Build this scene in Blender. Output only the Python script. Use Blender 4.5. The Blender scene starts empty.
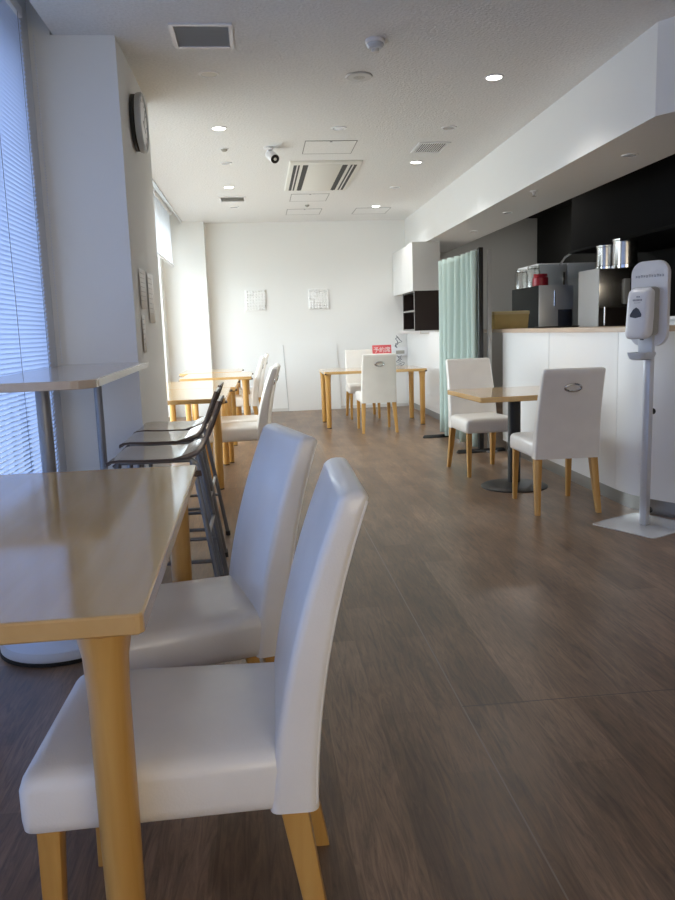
import bpy, bmesh, math, random
from mathutils import Vector, Matrix
random.seed(7)
S = bpy.context.scene
C = S.collection
PI = math.pi

# ------------------------------------------------------------------ materials
def mat(name, col, rough=.5, metal=0., spec=.5, coat=0., bump=0., bscale=200., emit=None, es=0., var=0., vscale=8.):
    m = bpy.data.materials.new(name); m.use_nodes = True
    nt = m.node_tree; b = nt.nodes['Principled BSDF']
    b.inputs['Base Color'].default_value = (*col, 1)
    b.inputs['Roughness'].default_value = rough
    b.inputs['Metallic'].default_value = metal
    b.inputs['Specular IOR Level'].default_value = spec
    b.inputs['Coat Weight'].default_value = coat
    b.inputs['Coat Roughness'].default_value = .08
    if emit:
        b.inputs['Emission Color'].default_value = (*emit, 1); b.inputs['Emission Strength'].default_value = es
    tc = nt.nodes.new('ShaderNodeTexCoord')
    if var > 0:
        n = nt.nodes.new('ShaderNodeTexNoise'); n.inputs['Scale'].default_value = vscale; n.inputs['Detail'].default_value = 4
        mr = nt.nodes.new('ShaderNodeMapRange'); mr.inputs[1].default_value = .3; mr.inputs[2].default_value = .7
        mr.inputs[3].default_value = 1 - var; mr.inputs[4].default_value = 1 + var
        mx = nt.nodes.new('ShaderNodeMix'); mx.data_type = 'RGBA'; mx.blend_type = 'MULTIPLY'; mx.inputs[0].default_value = 1
        mx.inputs[6].default_value = (*col, 1)
        nt.links.new(tc.outputs['Object'], n.inputs['Vector']); nt.links.new(n.outputs['Fac'], mr.inputs[0])
        nt.links.new(mr.outputs[0], mx.inputs[7]); nt.links.new(mx.outputs[2], b.inputs['Base Color'])
    if bump > 0:
        n = nt.nodes.new('ShaderNodeTexNoise'); n.inputs['Scale'].default_value = bscale; n.inputs['Detail'].default_value = 3
        bp = nt.nodes.new('ShaderNodeBump'); bp.inputs['Strength'].default_value = bump; bp.inputs['Distance'].default_value = .01
        nt.links.new(tc.outputs['Object'], n.inputs['Vector']); nt.links.new(n.outputs['Fac'], bp.inputs['Height'])
        nt.links.new(bp.outputs['Normal'], b.inputs['Normal'])
    return m

def wood(name, c1, c2, scale=(14, 1.2, 14), rough=.3, coat=0., spec=.5):
    m = mat(name, c1, rough, coat=coat, spec=spec)
    nt = m.node_tree; b = nt.nodes['Principled BSDF']
    tc = nt.nodes.new('ShaderNodeTexCoord'); mp = nt.nodes.new('ShaderNodeMapping')
    mp.inputs['Scale'].default_value = scale
    n = nt.nodes.new('ShaderNodeTexNoise'); n.inputs['Scale'].default_value = 3; n.inputs['Detail'].default_value = 6; n.inputs['Distortion'].default_value = .6
    r = nt.nodes.new('ShaderNodeValToRGB')
    r.color_ramp.elements[0].position = .3; r.color_ramp.elements[1].position = .72
    r.color_ramp.elements[0].color = (*c1, 1); r.color_ramp.elements[1].color = (*c2, 1)
    nt.links.new(tc.outputs['Object'], mp.inputs[0]); nt.links.new(mp.outputs[0], n.inputs['Vector'])
    nt.links.new(n.outputs['Fac'], r.inputs[0]); nt.links.new(r.outputs[0], b.inputs['Base Color'])
    return m

def floor_mat():
    m = mat('floor_vinyl', (.12, .09, .075), .38, spec=.5)
    nt = m.node_tree; b = nt.nodes['Principled BSDF']; N = nt.nodes.new; L = nt.links.new
    tc = N('ShaderNodeTexCoord'); mp = N('ShaderNodeMapping'); mp.inputs['Rotation'].default_value = (0, 0, PI / 2)
    L(tc.outputs['Object'], mp.inputs[0])
    br = N('ShaderNodeTexBrick'); br.offset = .37; br.inputs['Scale'].default_value = 1
    br.inputs['Mortar Size'].default_value = .0; br.inputs['Brick Width'].default_value = .92; br.inputs['Row Height'].default_value = .155
    br.inputs['Color1'].default_value = (0, 0, 0, 1); br.inputs['Color2'].default_value = (1, 1, 1, 1); br.inputs['Bias'].default_value = 0
    L(mp.outputs[0], br.inputs['Vector'])
    rp = N('ShaderNodeValToRGB')
    e = rp.color_ramp.elements; e[0].position = 0; e[0].color = (.165, .098, .054, 1); e[1].position = 1; e[1].color = (.25, .158, .096, 1)
    x = e.new(.5); x.color = (.205, .126, .074, 1)
    L(br.outputs['Color'], rp.inputs[0])
    mp2 = N('ShaderNodeMapping'); mp2.inputs['Scale'].default_value = (20, 1.9, 1); L(tc.outputs['Object'], mp2.inputs[0])
    n = N('ShaderNodeTexNoise'); n.inputs['Scale'].default_value = 2.2; n.inputs['Detail'].default_value = 9; n.inputs['Roughness'].default_value = .68; n.inputs['Distortion'].default_value = 1.6
    L(mp2.outputs[0], n.inputs['Vector'])
    mr = N('ShaderNodeMapRange'); mr.inputs[1].default_value = .28; mr.inputs[2].default_value = .72; mr.inputs[3].default_value = .45; mr.inputs[4].default_value = 1.5
    L(n.outputs['Fac'], mr.inputs[0])
    mx = N('ShaderNodeMix'); mx.data_type = 'RGBA'; mx.blend_type = 'MULTIPLY'; mx.inputs[0].default_value = 1
    L(rp.outputs[0], mx.inputs[6]); L(mr.outputs[0], mx.inputs[7])
    n2 = N('ShaderNodeTexNoise'); n2.inputs['Scale'].default_value = 2.6; n2.inputs['Detail'].default_value = 5
    mp3 = N('ShaderNodeMapping'); mp3.inputs['Scale'].default_value = (2.6, .8, 1); L(tc.outputs['Object'], mp3.inputs[0]); L(mp3.outputs[0], n2.inputs['Vector'])
    mr2 = N('ShaderNodeMapRange'); mr2.inputs[1].default_value = .3; mr2.inputs[2].default_value = .7; mr2.inputs[3].default_value = .70; mr2.inputs[4].default_value = 1.25
    L(n2.outputs['Fac'], mr2.inputs[0])
    mx2 = N('ShaderNodeMix'); mx2.data_type = 'RGBA'; mx2.blend_type = 'MULTIPLY'; mx2.inputs[0].default_value = 1
    L(mx.outputs[2], mx2.inputs[6]); L(mr2.outputs[0], mx2.inputs[7])
    # the joints between the sheets: one long seam and one cross seam
    sp = N('ShaderNodeSeparateXYZ'); L(tc.outputs['Object'], sp.inputs[0])
    def near(sock, v, w):
        a = N('ShaderNodeMath'); a.operation = 'SUBTRACT'; L(sock, a.inputs[0]); a.inputs[1].default_value = v
        c = N('ShaderNodeMath'); c.operation = 'ABSOLUTE'; L(a.outputs[0], c.inputs[0])
        d = N('ShaderNodeMath'); d.operation = 'LESS_THAN'; L(c.outputs[0], d.inputs[0]); d.inputs[1].default_value = w
        return d.outputs[0]
    s1 = near(sp.outputs[0], .577, .0022)
    s2 = near(sp.outputs[1], 2.19, .0018)
    g = N('ShaderNodeMath'); g.operation = 'GREATER_THAN'; L(sp.outputs[0], g.inputs[0]); g.inputs[1].default_value = .577
    s3 = N('ShaderNodeMath'); s3.operation = 'MULTIPLY'; L(s2, s3.inputs[0]); L(g.outputs[0], s3.inputs[1])
    m1 = N('ShaderNodeMix'); m1.data_type = 'RGBA'; L(s1, m1.inputs[0]); L(mx2.outputs[2], m1.inputs[6]); m1.inputs[7].default_value = (.24, .19, .155, 1)
    m2 = N('ShaderNodeMix'); m2.data_type = 'RGBA'; L(s3.outputs[0], m2.inputs[0]); L(m1.outputs[2], m2.inputs[6]); m2.inputs[7].default_value = (.06, .045, .036, 1)
    L(m2.outputs[2], b.inputs['Base Color'])
    rr = N('ShaderNodeMapRange'); rr.inputs[1].default_value = .2; rr.inputs[2].default_value = .8; rr.inputs[3].default_value = .29; rr.inputs[4].default_value = .42
    L(n.outputs['Fac'], rr.inputs[0]); L(rr.outputs[0], b.inputs['Roughness'])
    bp = N('ShaderNodeBump'); bp.inputs['Strength'].default_value = .035; bp.inputs['Distance'].default_value = .002
    L(n.outputs['Fac'], bp.inputs['Height']); L(bp.outputs[0], b.inputs['Normal'])
    return m

def glass_mat(name, tint, gloss=.06, rough=.0):
    m = bpy.data.materials.new(name); m.use_nodes = True; nt = m.node_tree
    for n in list(nt.nodes): nt.nodes.remove(n)
    o = nt.nodes.new('ShaderNodeOutputMaterial'); t = nt.nodes.new('ShaderNodeBsdfTransparent'); g = nt.nodes.new('ShaderNodeBsdfGlossy')
    mx = nt.nodes.new('ShaderNodeMixShader'); mx.inputs[0].default_value = gloss
    t.inputs[0].default_value = (*tint, 1); g.inputs['Roughness'].default_value = rough
    nt.links.new(t.outputs[0], mx.inputs[1]); nt.links.new(g.outputs[0], mx.inputs[2]); nt.links.new(mx.outputs[0], o.inputs[0])
    return m

def translucent_mat(name, col, tcol, fac, rough=.5):
    m = bpy.data.materials.new(name); m.use_nodes = True; nt = m.node_tree
    b = nt.nodes['Principled BSDF']; b.inputs['Base Color'].default_value = (*col, 1); b.inputs['Roughness'].default_value = rough
    o = nt.nodes['Material Output']; t = nt.nodes.new('ShaderNodeBsdfTranslucent'); t.inputs[0].default_value = (*tcol, 1)
    mx = nt.nodes.new('ShaderNodeMixShader'); mx.inputs[0].default_value = fac
    nt.links.new(b.outputs[0], mx.inputs[1]); nt.links.new(t.outputs[0], mx.inputs[2]); nt.links.new(mx.outputs[0], o.inputs[0])
    return m

M = {}
M['floor'] = floor_mat()
M['ceiling'] = mat('ceiling_board', (.82, .82, .815), .9, spec=.2, bump=.6, bscale=60, var=.05, vscale=60)
M['wall'] = mat('white_wall', (.86, .86, .84), .75, spec=.3, bump=.05, bscale=150)
M['white'] = mat('white_paint', (.86, .86, .85), .5, spec=.4, bump=.02)
M['laminate'] = mat('white_laminate', (.84, .84, .83), .28, spec=.5, bump=.01, bscale=40)
M['greywall'] = mat('grey_kitchen_wall', (.46, .46, .44), .6, bump=.05)
M['darkwall'] = mat('unlit_kitchen_wall', (.014, .014, .013), .8, spec=.1, bump=.03)  # near-black: shade of the unlit kitchen put into the colour
M['blackgloss'] = mat('black_hood', (.005, .005, .005), .8, spec=.08, bump=.01)
M['black'] = mat('black_metal', (.015, .015, .016), .4, bump=.02)
M['mattblack'] = mat('matt_black', (.02, .021, .02), .75, spec=.2, bump=.02)
M['rubber'] = mat('black_rubber', (.02, .02, .02), .7, bump=.05)
M['steel'] = mat('stainless_steel', (.62, .61, .59), .24, metal=1, bump=.02, bscale=90)
M['kicksteel'] = mat('kick_steel', (.40, .40, .39), .30, metal=1, bump=.02, bscale=60)
M['chrome'] = mat('chrome', (.75, .75, .75), .12, metal=1, bump=.005)
M['greymetal'] = mat('grey_painted_metal', (.30, .31, .33), .38, metal=.3, bump=.01)
M['dkmetal'] = mat('dark_tube', (.20, .20, .205), .3, metal=.6, bump=.01)
M['leather'] = mat('white_leather', (.86, .82, .755), .31, spec=.5, coat=.2, bump=.07, bscale=260, var=.03)
M['maple_top'] = wood('maple_table_top', (.60, .365, .135), (.66, .42, .175), (5, .5, 5), .09, coat=.4)
M['maple'] = wood('maple_leg', (.54, .28, .065), (.63, .36, .105), (12, 12, 1.0), .32, coat=.1)
M['maple_edge'] = wood('maple_edge', (.50, .33, .17), (.62, .42, .23), (3, 3, 30), .3)
M['oaktop'] = wood('counter_wood', (.52, .38, .27), (.60, .46, .34), (3, .8, 3), .35)
M['hightop'] = wood('high_table_top', (.56, .46, .36), (.62, .52, .41), (10, .8, 10), .16, coat=.3)
M['highedge'] = mat('pale_edge_band', (.78, .74, .68), .35, bump=.01)
M['stoolwood'] = wood('stool_veneer', (.27, .205, .15), (.33, .255, .19), (1.2, 10, 10), .16, coat=.5)
M['stooledge'] = mat('stool_dark_edge', (.085, .058, .045), .4, bump=.02)
M['slat'] = translucent_mat('blind_slat', (.68, .74, .86), (.62, .75, 1.0), .45)  # blue of the sky behind is put into the slat colour
M['roller'] = translucent_mat('white_shade_cloth', (.85, .85, .85), (.8, .84, .9), .4, .8)
M['bead'] = mat('bead_chain', (.8, .82, .86), .3, bump=.01)
M['cord'] = mat('dark_cord', (.12, .13, .16), .7, bump=.02)
M['glass_tint'] = glass_mat('dim_daylight_glass', (.55, .58, .655), .05)  # tint stands in for dimmer, bluer daylight at the near window
M['glass_warm'] = glass_mat('warm_fill_glass', (.84, .745, .63), .05)  # tinted to warm the fill light from the added window
M['glass'] = glass_mat('clear_glass', (.97, .98, .98), .05)
M['clearplastic'] = glass_mat('clear_plastic', (.72, .72, .70), .16, .15)
M['alu'] = mat('window_frame_aluminium', (.62, .64, .66), .35, metal=.5, bump=.01)
M['curtain'] = translucent_mat('sage_green_cloth', (.47, .57, .52), (.45, .56, .50), .05, .85)
M['plastic'] = mat('white_plastic', (.80, .80, .82), .3, bump=.01)
M['plasticgrey'] = mat('grey_plastic', (.38, .37, .33), .4, bump=.01)
M['plasticdk'] = mat('dark_blue_grey_plastic', (.06, .07, .10), .25, bump=.01)
M['plasticlt'] = mat('pale_grey_plastic', (.62, .65, .70), .3, bump=.01)
M['ink'] = mat('grey_print', (.22, .23, .28), .6, bump=.01)
M['faintink'] = mat('faint_print', (.5, .49, .48), .6, bump=.01)
M['paper'] = mat('white_paper', (.92, .91, .89), .7, bump=.02)
M['red'] = mat('red_sign', (.74, .11, .12), .4, bump=.01)
M['redpot'] = mat('red_enamel', (.45, .02, .04), .3, bump=.01)
M['signwhite'] = mat('white_lettering', (.9, .82, .8), .5, bump=.01)
M['tan'] = mat('tan_box', (.60, .47, .20), .55, bump=.05, var=.06)
M['lamp_on'] = mat('lit_lamp', (1, 1, 1), .5, emit=(1, .95, .86), es=14, bump=.001)
M['lamp_off'] = mat('unlit_lamp', (.55, .55, .54), .3, bump=.02)
M['lamp_dim'] = mat('reflector', (.72, .72, .72), .2, metal=.5, bump=.02)
M['ventgrey'] = mat('vent_grey', (.78, .77, .74), .5, bump=.02)
M['ventdark'] = mat('vent_dark', (.03, .03, .03), .6, bump=.02)
M['gap'] = mat('grey_joint', (.30, .30, .30), .8, bump=.02)
M['acpanel'] = mat('cream_panel', (.76, .75, .70), .5, bump=.01)
M['base'] = mat('grey_baseboard', (.28, .27, .26), .5, bump=.02)
M['basewhite'] = mat('white_baseboard', (.70, .69, .66), .5, bump=.02)
M['art'] = mat('white_relief', (.93, .93, .92), .7, bump=.1, bscale=60)
M['inside'] = mat('dark_brown_board', (.018, .011, .010), .35, bump=.02)
M['shelfedge'] = mat('grey_shelf_edge', (.30, .29, .28), .4, bump=.02)
M['fridge'] = mat('pale_steel_door', (.78, .80, .82), .3, metal=.15, bump=.01)
M['discwhite'] = mat('white_base', (.70, .74, .80), .22, bump=.005)

# ------------------------------------------------------------------ mesh builder
class MB:
    def __init__(s): s.v = []; s.f = []
    def add(s, vs, fs, mtx=None):
        o = len(s.v)
        s.v += [tuple(mtx @ Vector(p)) if mtx else tuple(p) for p in vs]
        s.f += [tuple(i + o for i in f) for f in fs]
        return s
    def box(s, a, b, r=0, seg=2, mtx=None):
        a = [min(p) for p in zip(a, b)] if False else list(a); b = list(b)
        for i in range(3):
            if a[i] > b[i]: a[i], b[i] = b[i], a[i]
        if r <= 0:
            vs = [(x, y, z) for z in (a[2], b[2]) for y in (a[1], b[1]) for x in (a[0], b[0])]
            return s.add(vs, [(0, 2, 3, 1), (4, 5, 7, 6), (0, 1, 5, 4), (2, 6, 7, 3), (0, 4, 6, 2), (1, 3, 7, 5)], mtx)
        bm = bmesh.new(); bmesh.ops.create_cube(bm, size=1)
        for v in bm.verts:
            for i in range(3): v.co[i] = a[i] if v.co[i] < 0 else b[i]
        bmesh.ops.bevel(bm, geom=list(bm.edges), offset=r, segments=seg, profile=.5, affect='EDGES')
        bm.verts.index_update()
        s.add([v.co[:] for v in bm.verts], [[v.index for v in f.verts] for f in bm.faces], mtx); bm.free()
        return s
    def loft(s, rings, cap0=True, cap1=True, mtx=None, closed=True):
        n = len(rings[0]); vs = [p for r in rings for p in r]; fs = []
        for i in range(len(rings) - 1):
            for j in range(n if closed else n - 1):
                k = (j + 1) % n
                fs.append((i * n + j, i * n + k, (i + 1) * n + k, (i + 1) * n + j))
        if closed and cap0: fs.append(tuple(range(n - 1, -1, -1)))
        if closed and cap1: fs.append(tuple((len(rings) - 1) * n + j for j in range(n)))
        return s.add(vs, fs, mtx)
    def lathe(s, prof, c=(0, 0, 0), seg=24, mtx=None):
        rings = [[(c[0] + r * math.cos(2 * PI * j / seg), c[1] + r * math.sin(2 * PI * j / seg), c[2] + z) for j in range(seg)] for r, z in prof]
        return s.loft(rings, mtx=mtx)
    def cyl(s, p0, p1, r0, r1=None, seg=16):
        return s.tube([p0, p1], r0 if r1 is None else (r0, r1), seg)
    def tube(s, path, r, seg=10):
        P = [Vector(p) for p in path]; rings = []
        t0 = (P[1] - P[0]).normalized()
        u = t0.orthogonal().normalized()
        for i, p in enumerate(P):
            t = ((P[min(i + 1, len(P) - 1)] - p).normalized() + (p - P[max(i - 1, 0)]).normalized()).normalized()
            u = (u - t * u.dot(t)).normalized(); w = t.cross(u)
            rr = r if not isinstance(r, tuple) else r[0] + (r[1] - r[0]) * i / (len(P) - 1)
            rings.append([tuple(p + rr * (math.cos(2 * PI * j / seg) * u + math.sin(2 * PI * j / seg) * w)) for j in range(seg)])
        return s.loft(rings)
    def prism(s, poly, z0, z1, mtx=None):
        return s.loft([[(x, y, z0) for x, y in poly], [(x, y, z1) for x, y in poly]], mtx=mtx)
    def build(s, name, m, parent=None, smooth=35, bevel=0, loc=None):
        me = bpy.data.meshes.new(name); me.from_pydata(s.v, [], s.f); me.update()
        bm = bmesh.new(); bm.from_mesh(me); bmesh.ops.recalc_face_normals(bm, faces=bm.faces)
        if bevel: bmesh.ops.bevel(bm, geom=[e for e in bm.edges if len(e.link_faces) == 2 and e.calc_face_angle(0) > .6], offset=bevel, segments=2, profile=.5, affect='EDGES')
        bm.to_mesh(me); bm.free()
        if smooth:
            for p in me.polygons: p.use_smooth = True
            me.set_sharp_from_angle(angle=math.radians(smooth))
        me.materials.append(m)
        o = bpy.data.objects.new(name, me); C.objects.link(o)
        if parent: o.parent = parent
        if loc: o.location = loc
        return o

def box(a, b, r=0, seg=2): return MB().box(a, b, r, seg)
def rrect(cx, cy, hx, hy, r, n=5, z=0):
    pts = []
    for k, (sx, sy) in enumerate(((1, 1), (-1, 1), (-1, -1), (1, -1))):
        for i in range(n + 1):
            a = PI / 2 * (k + i / n)
            pts.append((cx + sx * (hx - r) + r * math.cos(a), cy + sy * (hy - r) + r * math.sin(a), z))
    return pts

def thing(name, label, cat, loc=(0, 0, 0), rz=0., group=None):
    o = bpy.data.objects.new(name, None); C.objects.link(o); o.empty_display_size = .1
    o.location = loc; o.rotation_euler = (0, 0, rz)
    return tag(o, label, cat, group)
def tag(o, label, cat, group=None):
    o['label'] = label; o['category'] = cat
    if group: o['group'] = group
    return o
def struct(name, mb, m, label=None, **k):
    o = mb.build(name, m, **k); o['kind'] = 'structure'
    if label: o['label'] = label
    return o
def dup(root, loc, rz, label, group=None):
    r = root.copy(); C.objects.link(r); r.location = loc; r.rotation_euler = (0, 0, rz); r['label'] = label
    if group: r['group'] = group
    for ch in list(root.children):
        c = ch.copy(); C.objects.link(c); c.parent = r
        for g in list(ch.children):
            d = g.copy(); C.objects.link(d); d.parent = c
    return r

ZC = 2.765      # ceiling height
YB = 11.55      # back wall
XK = 4.25       # kitchen right wall
YF = -2.6       # wall behind the camera
XW = -1.30      # left window wall

# ------------------------------------------------------------------ the room
struct('floor', box((XW - .2, YF - .1, -.1), (XK + .1, YB + .1, 0)), M['floor'], 'dark brown wood-look vinyl floor', smooth=0)
struct('ceiling', box((-1.005, YF - .1, ZC), (XK + .1, YB + .1, ZC + .2)), M['ceiling'], 'white textured board ceiling', smooth=0)
struct('ceiling_blind_recess', box((XW - .2, YF - .1, ZC + .2), (-1.0, YB + .1, ZC + .3)), M['white'], 'recess above the window blinds', smooth=0)
struct('wall_back', box((XW - .2, YB, 0), (XK + .1, YB + .12, ZC + .2)), M['wall'], 'white back wall', smooth=0)
struct('wall_kitchen', box((2.42, YB - .02, 0), (XK, YB, ZC)), M['greywall'], 'grey kitchen end wall', smooth=0)
struct('wall_right', box((XK, YF, 0), (XK + .1, YB, ZC)), M['darkwall'], 'dark kitchen side wall', smooth=0)
w = MB(); w.box((XW - .2, YF - .1, 0), (XK + .1, YF, .9)); w.box((XW - .2, YF - .1, 2.5), (XK + .1, YF, ZC + .2)); w.box((XW - .2, YF - .1, .9), (0, YF, 2.5)); w.box((3.4, YF - .1, .9), (XK + .1, YF, 2.5))
struct('wall_front', w, M['wall'], smooth=0)
w = MB()
w.box((XW - .15, YF, 0), (XW, 4.46, .06)); w.box((XW - .15, YF, 2.66), (XW, 4.46, ZC + .2)); w.box((XW - .15, YF, 0), (XW, YF + .2, ZC + .2))
w.box((XW - .15, 4.25, 0), (XW, 5.72, ZC + .2))
w.box((XW - .15, 5.68, 0), (XW, YB, .06)); w.box((XW - .15, 5.68, 2.66), (XW, YB, ZC + .2)); w.box((XW - .15, 11.0, 0), (XW, YB, ZC + .2))
struct('wall_left', w, M['wall'], 'white window wall', smooth=0)
w = MB(); w.box((-1.02, 4.46, 0), (-.685, 5.68, ZC)); w.box((XW, 4.46, 0), (-1.02, 5.68, ZC + .2))
struct('wall_column', w, M['wall'], 'square white column between the windows', smooth=0)
w = MB(); w.box((-1.02, 11.33, 0), (-.70, YB, ZC)); w.box((XW, 11.33, 0), (-1.02, YB, ZC + .2))
struct('wall_pilaster', w, M['wall'], 'white pilaster in the far left corner', smooth=0)
w = MB().prism([(2.23, YB), (2.23, 4.243), (4.25, 1.27), (4.25, 2.35), (2.86, 4.43), (2.86, YB)], 2.28, ZC)
struct('wall_soffit', w, M['white'], 'white dropped beam over the counter', smooth=0)
struct('wall_low', box((2.23, 8.35, .09), (2.42, YB - .02, 1.10)), M['laminate'], 'low white wall below the open shelf', smooth=0)
struct('baseboard_right', box((2.245, 8.36, 0), (2.40, YB - .02, .09)), M['base'], smooth=0)
struct('baseboard_back', box((-.70, YB - .008, 0), (2.23, YB, .045)), M['basewhite'], smooth=0)
struct('ceiling_kitchen', MB().prism([(2.87, YB - .02), (2.87, 4.44), (XK, 2.38), (XK, YB - .02)], ZC - .02, ZC - .005), M['darkwall'], smooth=0)
# windows: aluminium frames and panes
def window(name, y0, y1, n, glass, label):
    f = MB(); x0, x1 = XW - .10, XW - .04
    f.box((x0, y0, .06), (x1, y1, .12)); f.box((x0, y0, 2.60), (x1, y1, 2.66))
    for i in range(n + 1):
        y = y0 + (y1 - y0) * i / n
        f.box((x0, max(y0, y - .03), .06), (x1, min(y1, y + .03), 2.66))
    o = struct(name, f, M['alu'], label, smooth=0)
    for i in range(n):
        a = y0 + (y1 - y0) * i / n; b = y0 + (y1 - y0) * (i + 1) / n
        g = box((XW - .075, a + .03, .12), (XW - .069, b - .03, 2.60)).build('pane', glass, o, smooth=0)
    return o
window('window_1', YF + .2, 4.25, 4, M['glass_tint'], 'window behind the closed slatted blinds')
w2 = window('window_2', 5.72, 11.0, 3, M['glass'], 'bright far window beyond the column')
f = MB(); f.box((0, YF - .08, .9), (3.4, YF - .03, .95)); f.box((0, YF - .08, 2.45), (3.4, YF - .03, 2.5))  # added window, out of view, lights the faces turned to the camera
for k in range(4): f.box((3.4 * k / 3 - (.05 if k == 3 else 0), YF - .08, .9), (3.4 * k / 3 + (0 if k == 3 else .05), YF - .03, 2.5))
w3 = struct('added_window', f, M['alu'], 'added window behind the camera, for fill light', smooth=0)
for k in range(3): box((3.4 * k / 3 + .02, YF - .06, .94), (3.4 * (k + 1) / 3 - .02, YF - .054, 2.46)).build('pane', M['glass_warm'], w3, smooth=0)
h = MB().box((XW - .04, 9.62, .90), (XW - .02, 9.66, 1.06), .004).tube([(XW - .03, 9.64, 1.0), (XW + .02, 9.64, 1.0), (XW + .02, 9.74, 1.0)], .010)
h.build('window_handle', M['chrome'], w2)
# white board leaning against the back wall
t = thing('white_board', 'plain white board leaning against the back wall beside the window tables', 'board', (.80, YB - .02, 0))
poly = [(-.395, 0), (.40, 0), (.36, .985), (-.44, .985)]
MB().loft([[(x, y0 + .006 * z / .985, z + .0) for x, z in poly] for y0 in (0, .012)]).build('sheet', M['wall'], t, smooth=0)
MB().loft([[(x, y0 + .006 * z / .985, z) for x, z in ((-.402, 0), (-.394, 0), (-.439, .99), (-.447, .99))] for y0 in (-.006, .013)]).build('edge_trim', mat('pale_edge_trim', (.55, .55, .54), .4, bump=.01), t, smooth=0)

# ------------------------------------------------------------------ blinds of the near window
def slat_blind(label, y0, y1, x=-1.1, z0=.10, z1=2.80, pitch=.0215, tilt=math.radians(60), cordys=()):
    t = thing('venetian_blind', label, 'blind', (x, (y0 + y1) / 2, 0))
    h = (y1 - y0) / 2; mb = MB(); n = int((z1 - .05 - z0) / pitch); wd = .025
    for i in range(n):
        z = z0 + i * pitch; ring = []
        for k in range(4):
            u = (k / 3 - .5); c = .0022 * (1 - 4 * u * u)
            dx = u * wd * math.cos(tilt) - c * math.sin(tilt); dz = u * wd * math.sin(tilt) + c * math.cos(tilt)
            ring.append((dx, dz))
        mb.loft([[(dx, -h, z + dz) for dx, dz in ring], [(dx, h, z + dz) for dx, dz in ring]], closed=False)
    mb.build('slats', M['slat'], t, smooth=60)
    box((-.016, -h, z1 - .05), (.016, h, z1), .003).build('head_rail', M['plastic'], t)
    box((-.014, -h, z0 - .03), (.014, h, z0 - .015), .003).build('bottom_rail', M['plastic'], t)
    for cy in cordys:
        k = MB()
        for dx in (-.014, .014): k.cyl((dx, cy - (y0 + y1) / 2, z0), (dx, cy - (y0 + y1) / 2, z1 - .05), .0011, seg=5)
        k.build('ladder_cord', M['cord'], t)
    return t
slat_blind('blue-lit slatted blind beside the column, behind the high table', 2.45, 4.20, cordys=(2.62, 3.20, 3.66, 4.12))
slat_blind('slatted blind at the left edge of the photo, nearest the camera', -.10, 2.42, cordys=(.1, .8, 1.5, 2.2))
slat_blind('slatted blind behind the photographer on the near window', YF + .25, -.13, cordys=(-2.2, -1.3, -.4))
t = thing('bead_chain', 'white bead chain hanging between the near blind and the column', 'blind chain', (-1.09, 4.40, 0))
mb = MB()
for i in range(110):
    z = 1.05 + i * .0155
    mb.lathe([(.0006, -.0045), (.004, -.003), (.0052, 0), (.004, .003), (.0006, .0045)], (0, 0, z), 6)
mb.build('beads', M['bead'], t); MB().cyl((0, 0, 1.04), (0, 0, 2.86), .0012, seg=5).build('cord', M['bead'], t)
struct('trim_1', box((-1.24, 4.22, 0), (-1.13, 4.46, ZC + .19)), M['plasticlt'], 'pale window jamb beside the column', smooth=0)

# blinds of the far window, half lowered
for i, (a, b, lb) in enumerate(((5.74, 7.44, 'half-lowered white shade of the far window, just past the column'), (7.48, 9.20, 'half-lowered white shade in the middle of the far window'), (9.24, 10.96, 'half-lowered white shade of the far window nearest the back wall'))):
    t = thing('roller_shade', lb, 'window shade', (-1.12, (a + b) / 2, 0)); hh = (b - a) / 2
    n = 40; ring = []
    mb = MB().loft([[(0.006 * math.sin(j * .9), -hh + 2 * hh * j / n, z) for j in range(n + 1)] for z in (2.13, 2.80)], closed=False)
    mb.build('cloth', M['roller'], t)
    MB().cyl((0, -hh, 2.83), (0, hh, 2.83), .028).build('roller_tube', M['plastic'], t)
    box((-.010, -hh, 2.115), (.010, hh, 2.14), .003).build('bottom_bar', M['plastic'], t)
struct('trim_2', box((-1.02, 5.69, ZC - .012), (-.995, 11.32, ZC + .02)), M['alu'], 'metal edge of the blind recess', smooth=0)

# ------------------------------------------------------------------ tables
def leg_mb(x, y, top, r=.0325):
    return MB().lathe([(r * .82, 0), (r * .86, .006), (r * .92, .1), (r, top * .55), (r * 1.02, top - .10), (r * 1.1, top - .045), (r * 1.28, top - .012), (r * 1.34, top)], (x, y, 0), 24)
def cafe_table(label, loc, rz, L, W, H, group=None, inset=.075, knobs=((-1, -1), (-1, 1), (1, -1), (1, 1))):
    t = thing('cafe_table', label, 'table', loc, rz, group)
    hx, hy, th = W / 2, L / 2, .034
    rings = []
    for z, d in ((H - th, .003), (H - th + .003, 0), (H - .004, 0), (H - .001, .0015), (H, .004)):
        rings.append(rrect(0, 0, hx - d, hy - d, .012, 3, z))
    MB().loft(rings).build('tabletop', M['maple_top'], t, smooth=14)
    for sx in (-1, 1):
        for sy in (-1, 1):
            g = leg_mb(sx * (hx - inset), sy * (hy - inset * .62), H - th).build('leg', M['maple'], t)
            MB().lathe([(.022, -.001), (.0285, 0.001), (.0285, .008), (.02, .009)], (sx * (hx - inset), sy * (hy - inset * .62), 0), 16).build('foot_cap', M['rubber'], g)
            if (sx, sy) in knobs: MB().cyl((sx * (hx - .028), sy * (hy - .02), H - th * .9), (sx * (hx + .012), sy * (hy - .012), H - th * .5 - .010), .012, .010, 12).build('corner_knob', M['stooledge'], t)
    return t
cafe_table('glossy maple table in the foreground, cut off by the left frame edge', (-.606, 1.802, 0), math.radians(1.0), 1.353, .80, .757, inset=.068, knobs=((1, 1), (-1, 1)))
cafe_table('maple window table right behind the bar stools', (-.66, 6.385, 0), 0, 1.20, .78, .70, 'maple tables along the window')
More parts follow.
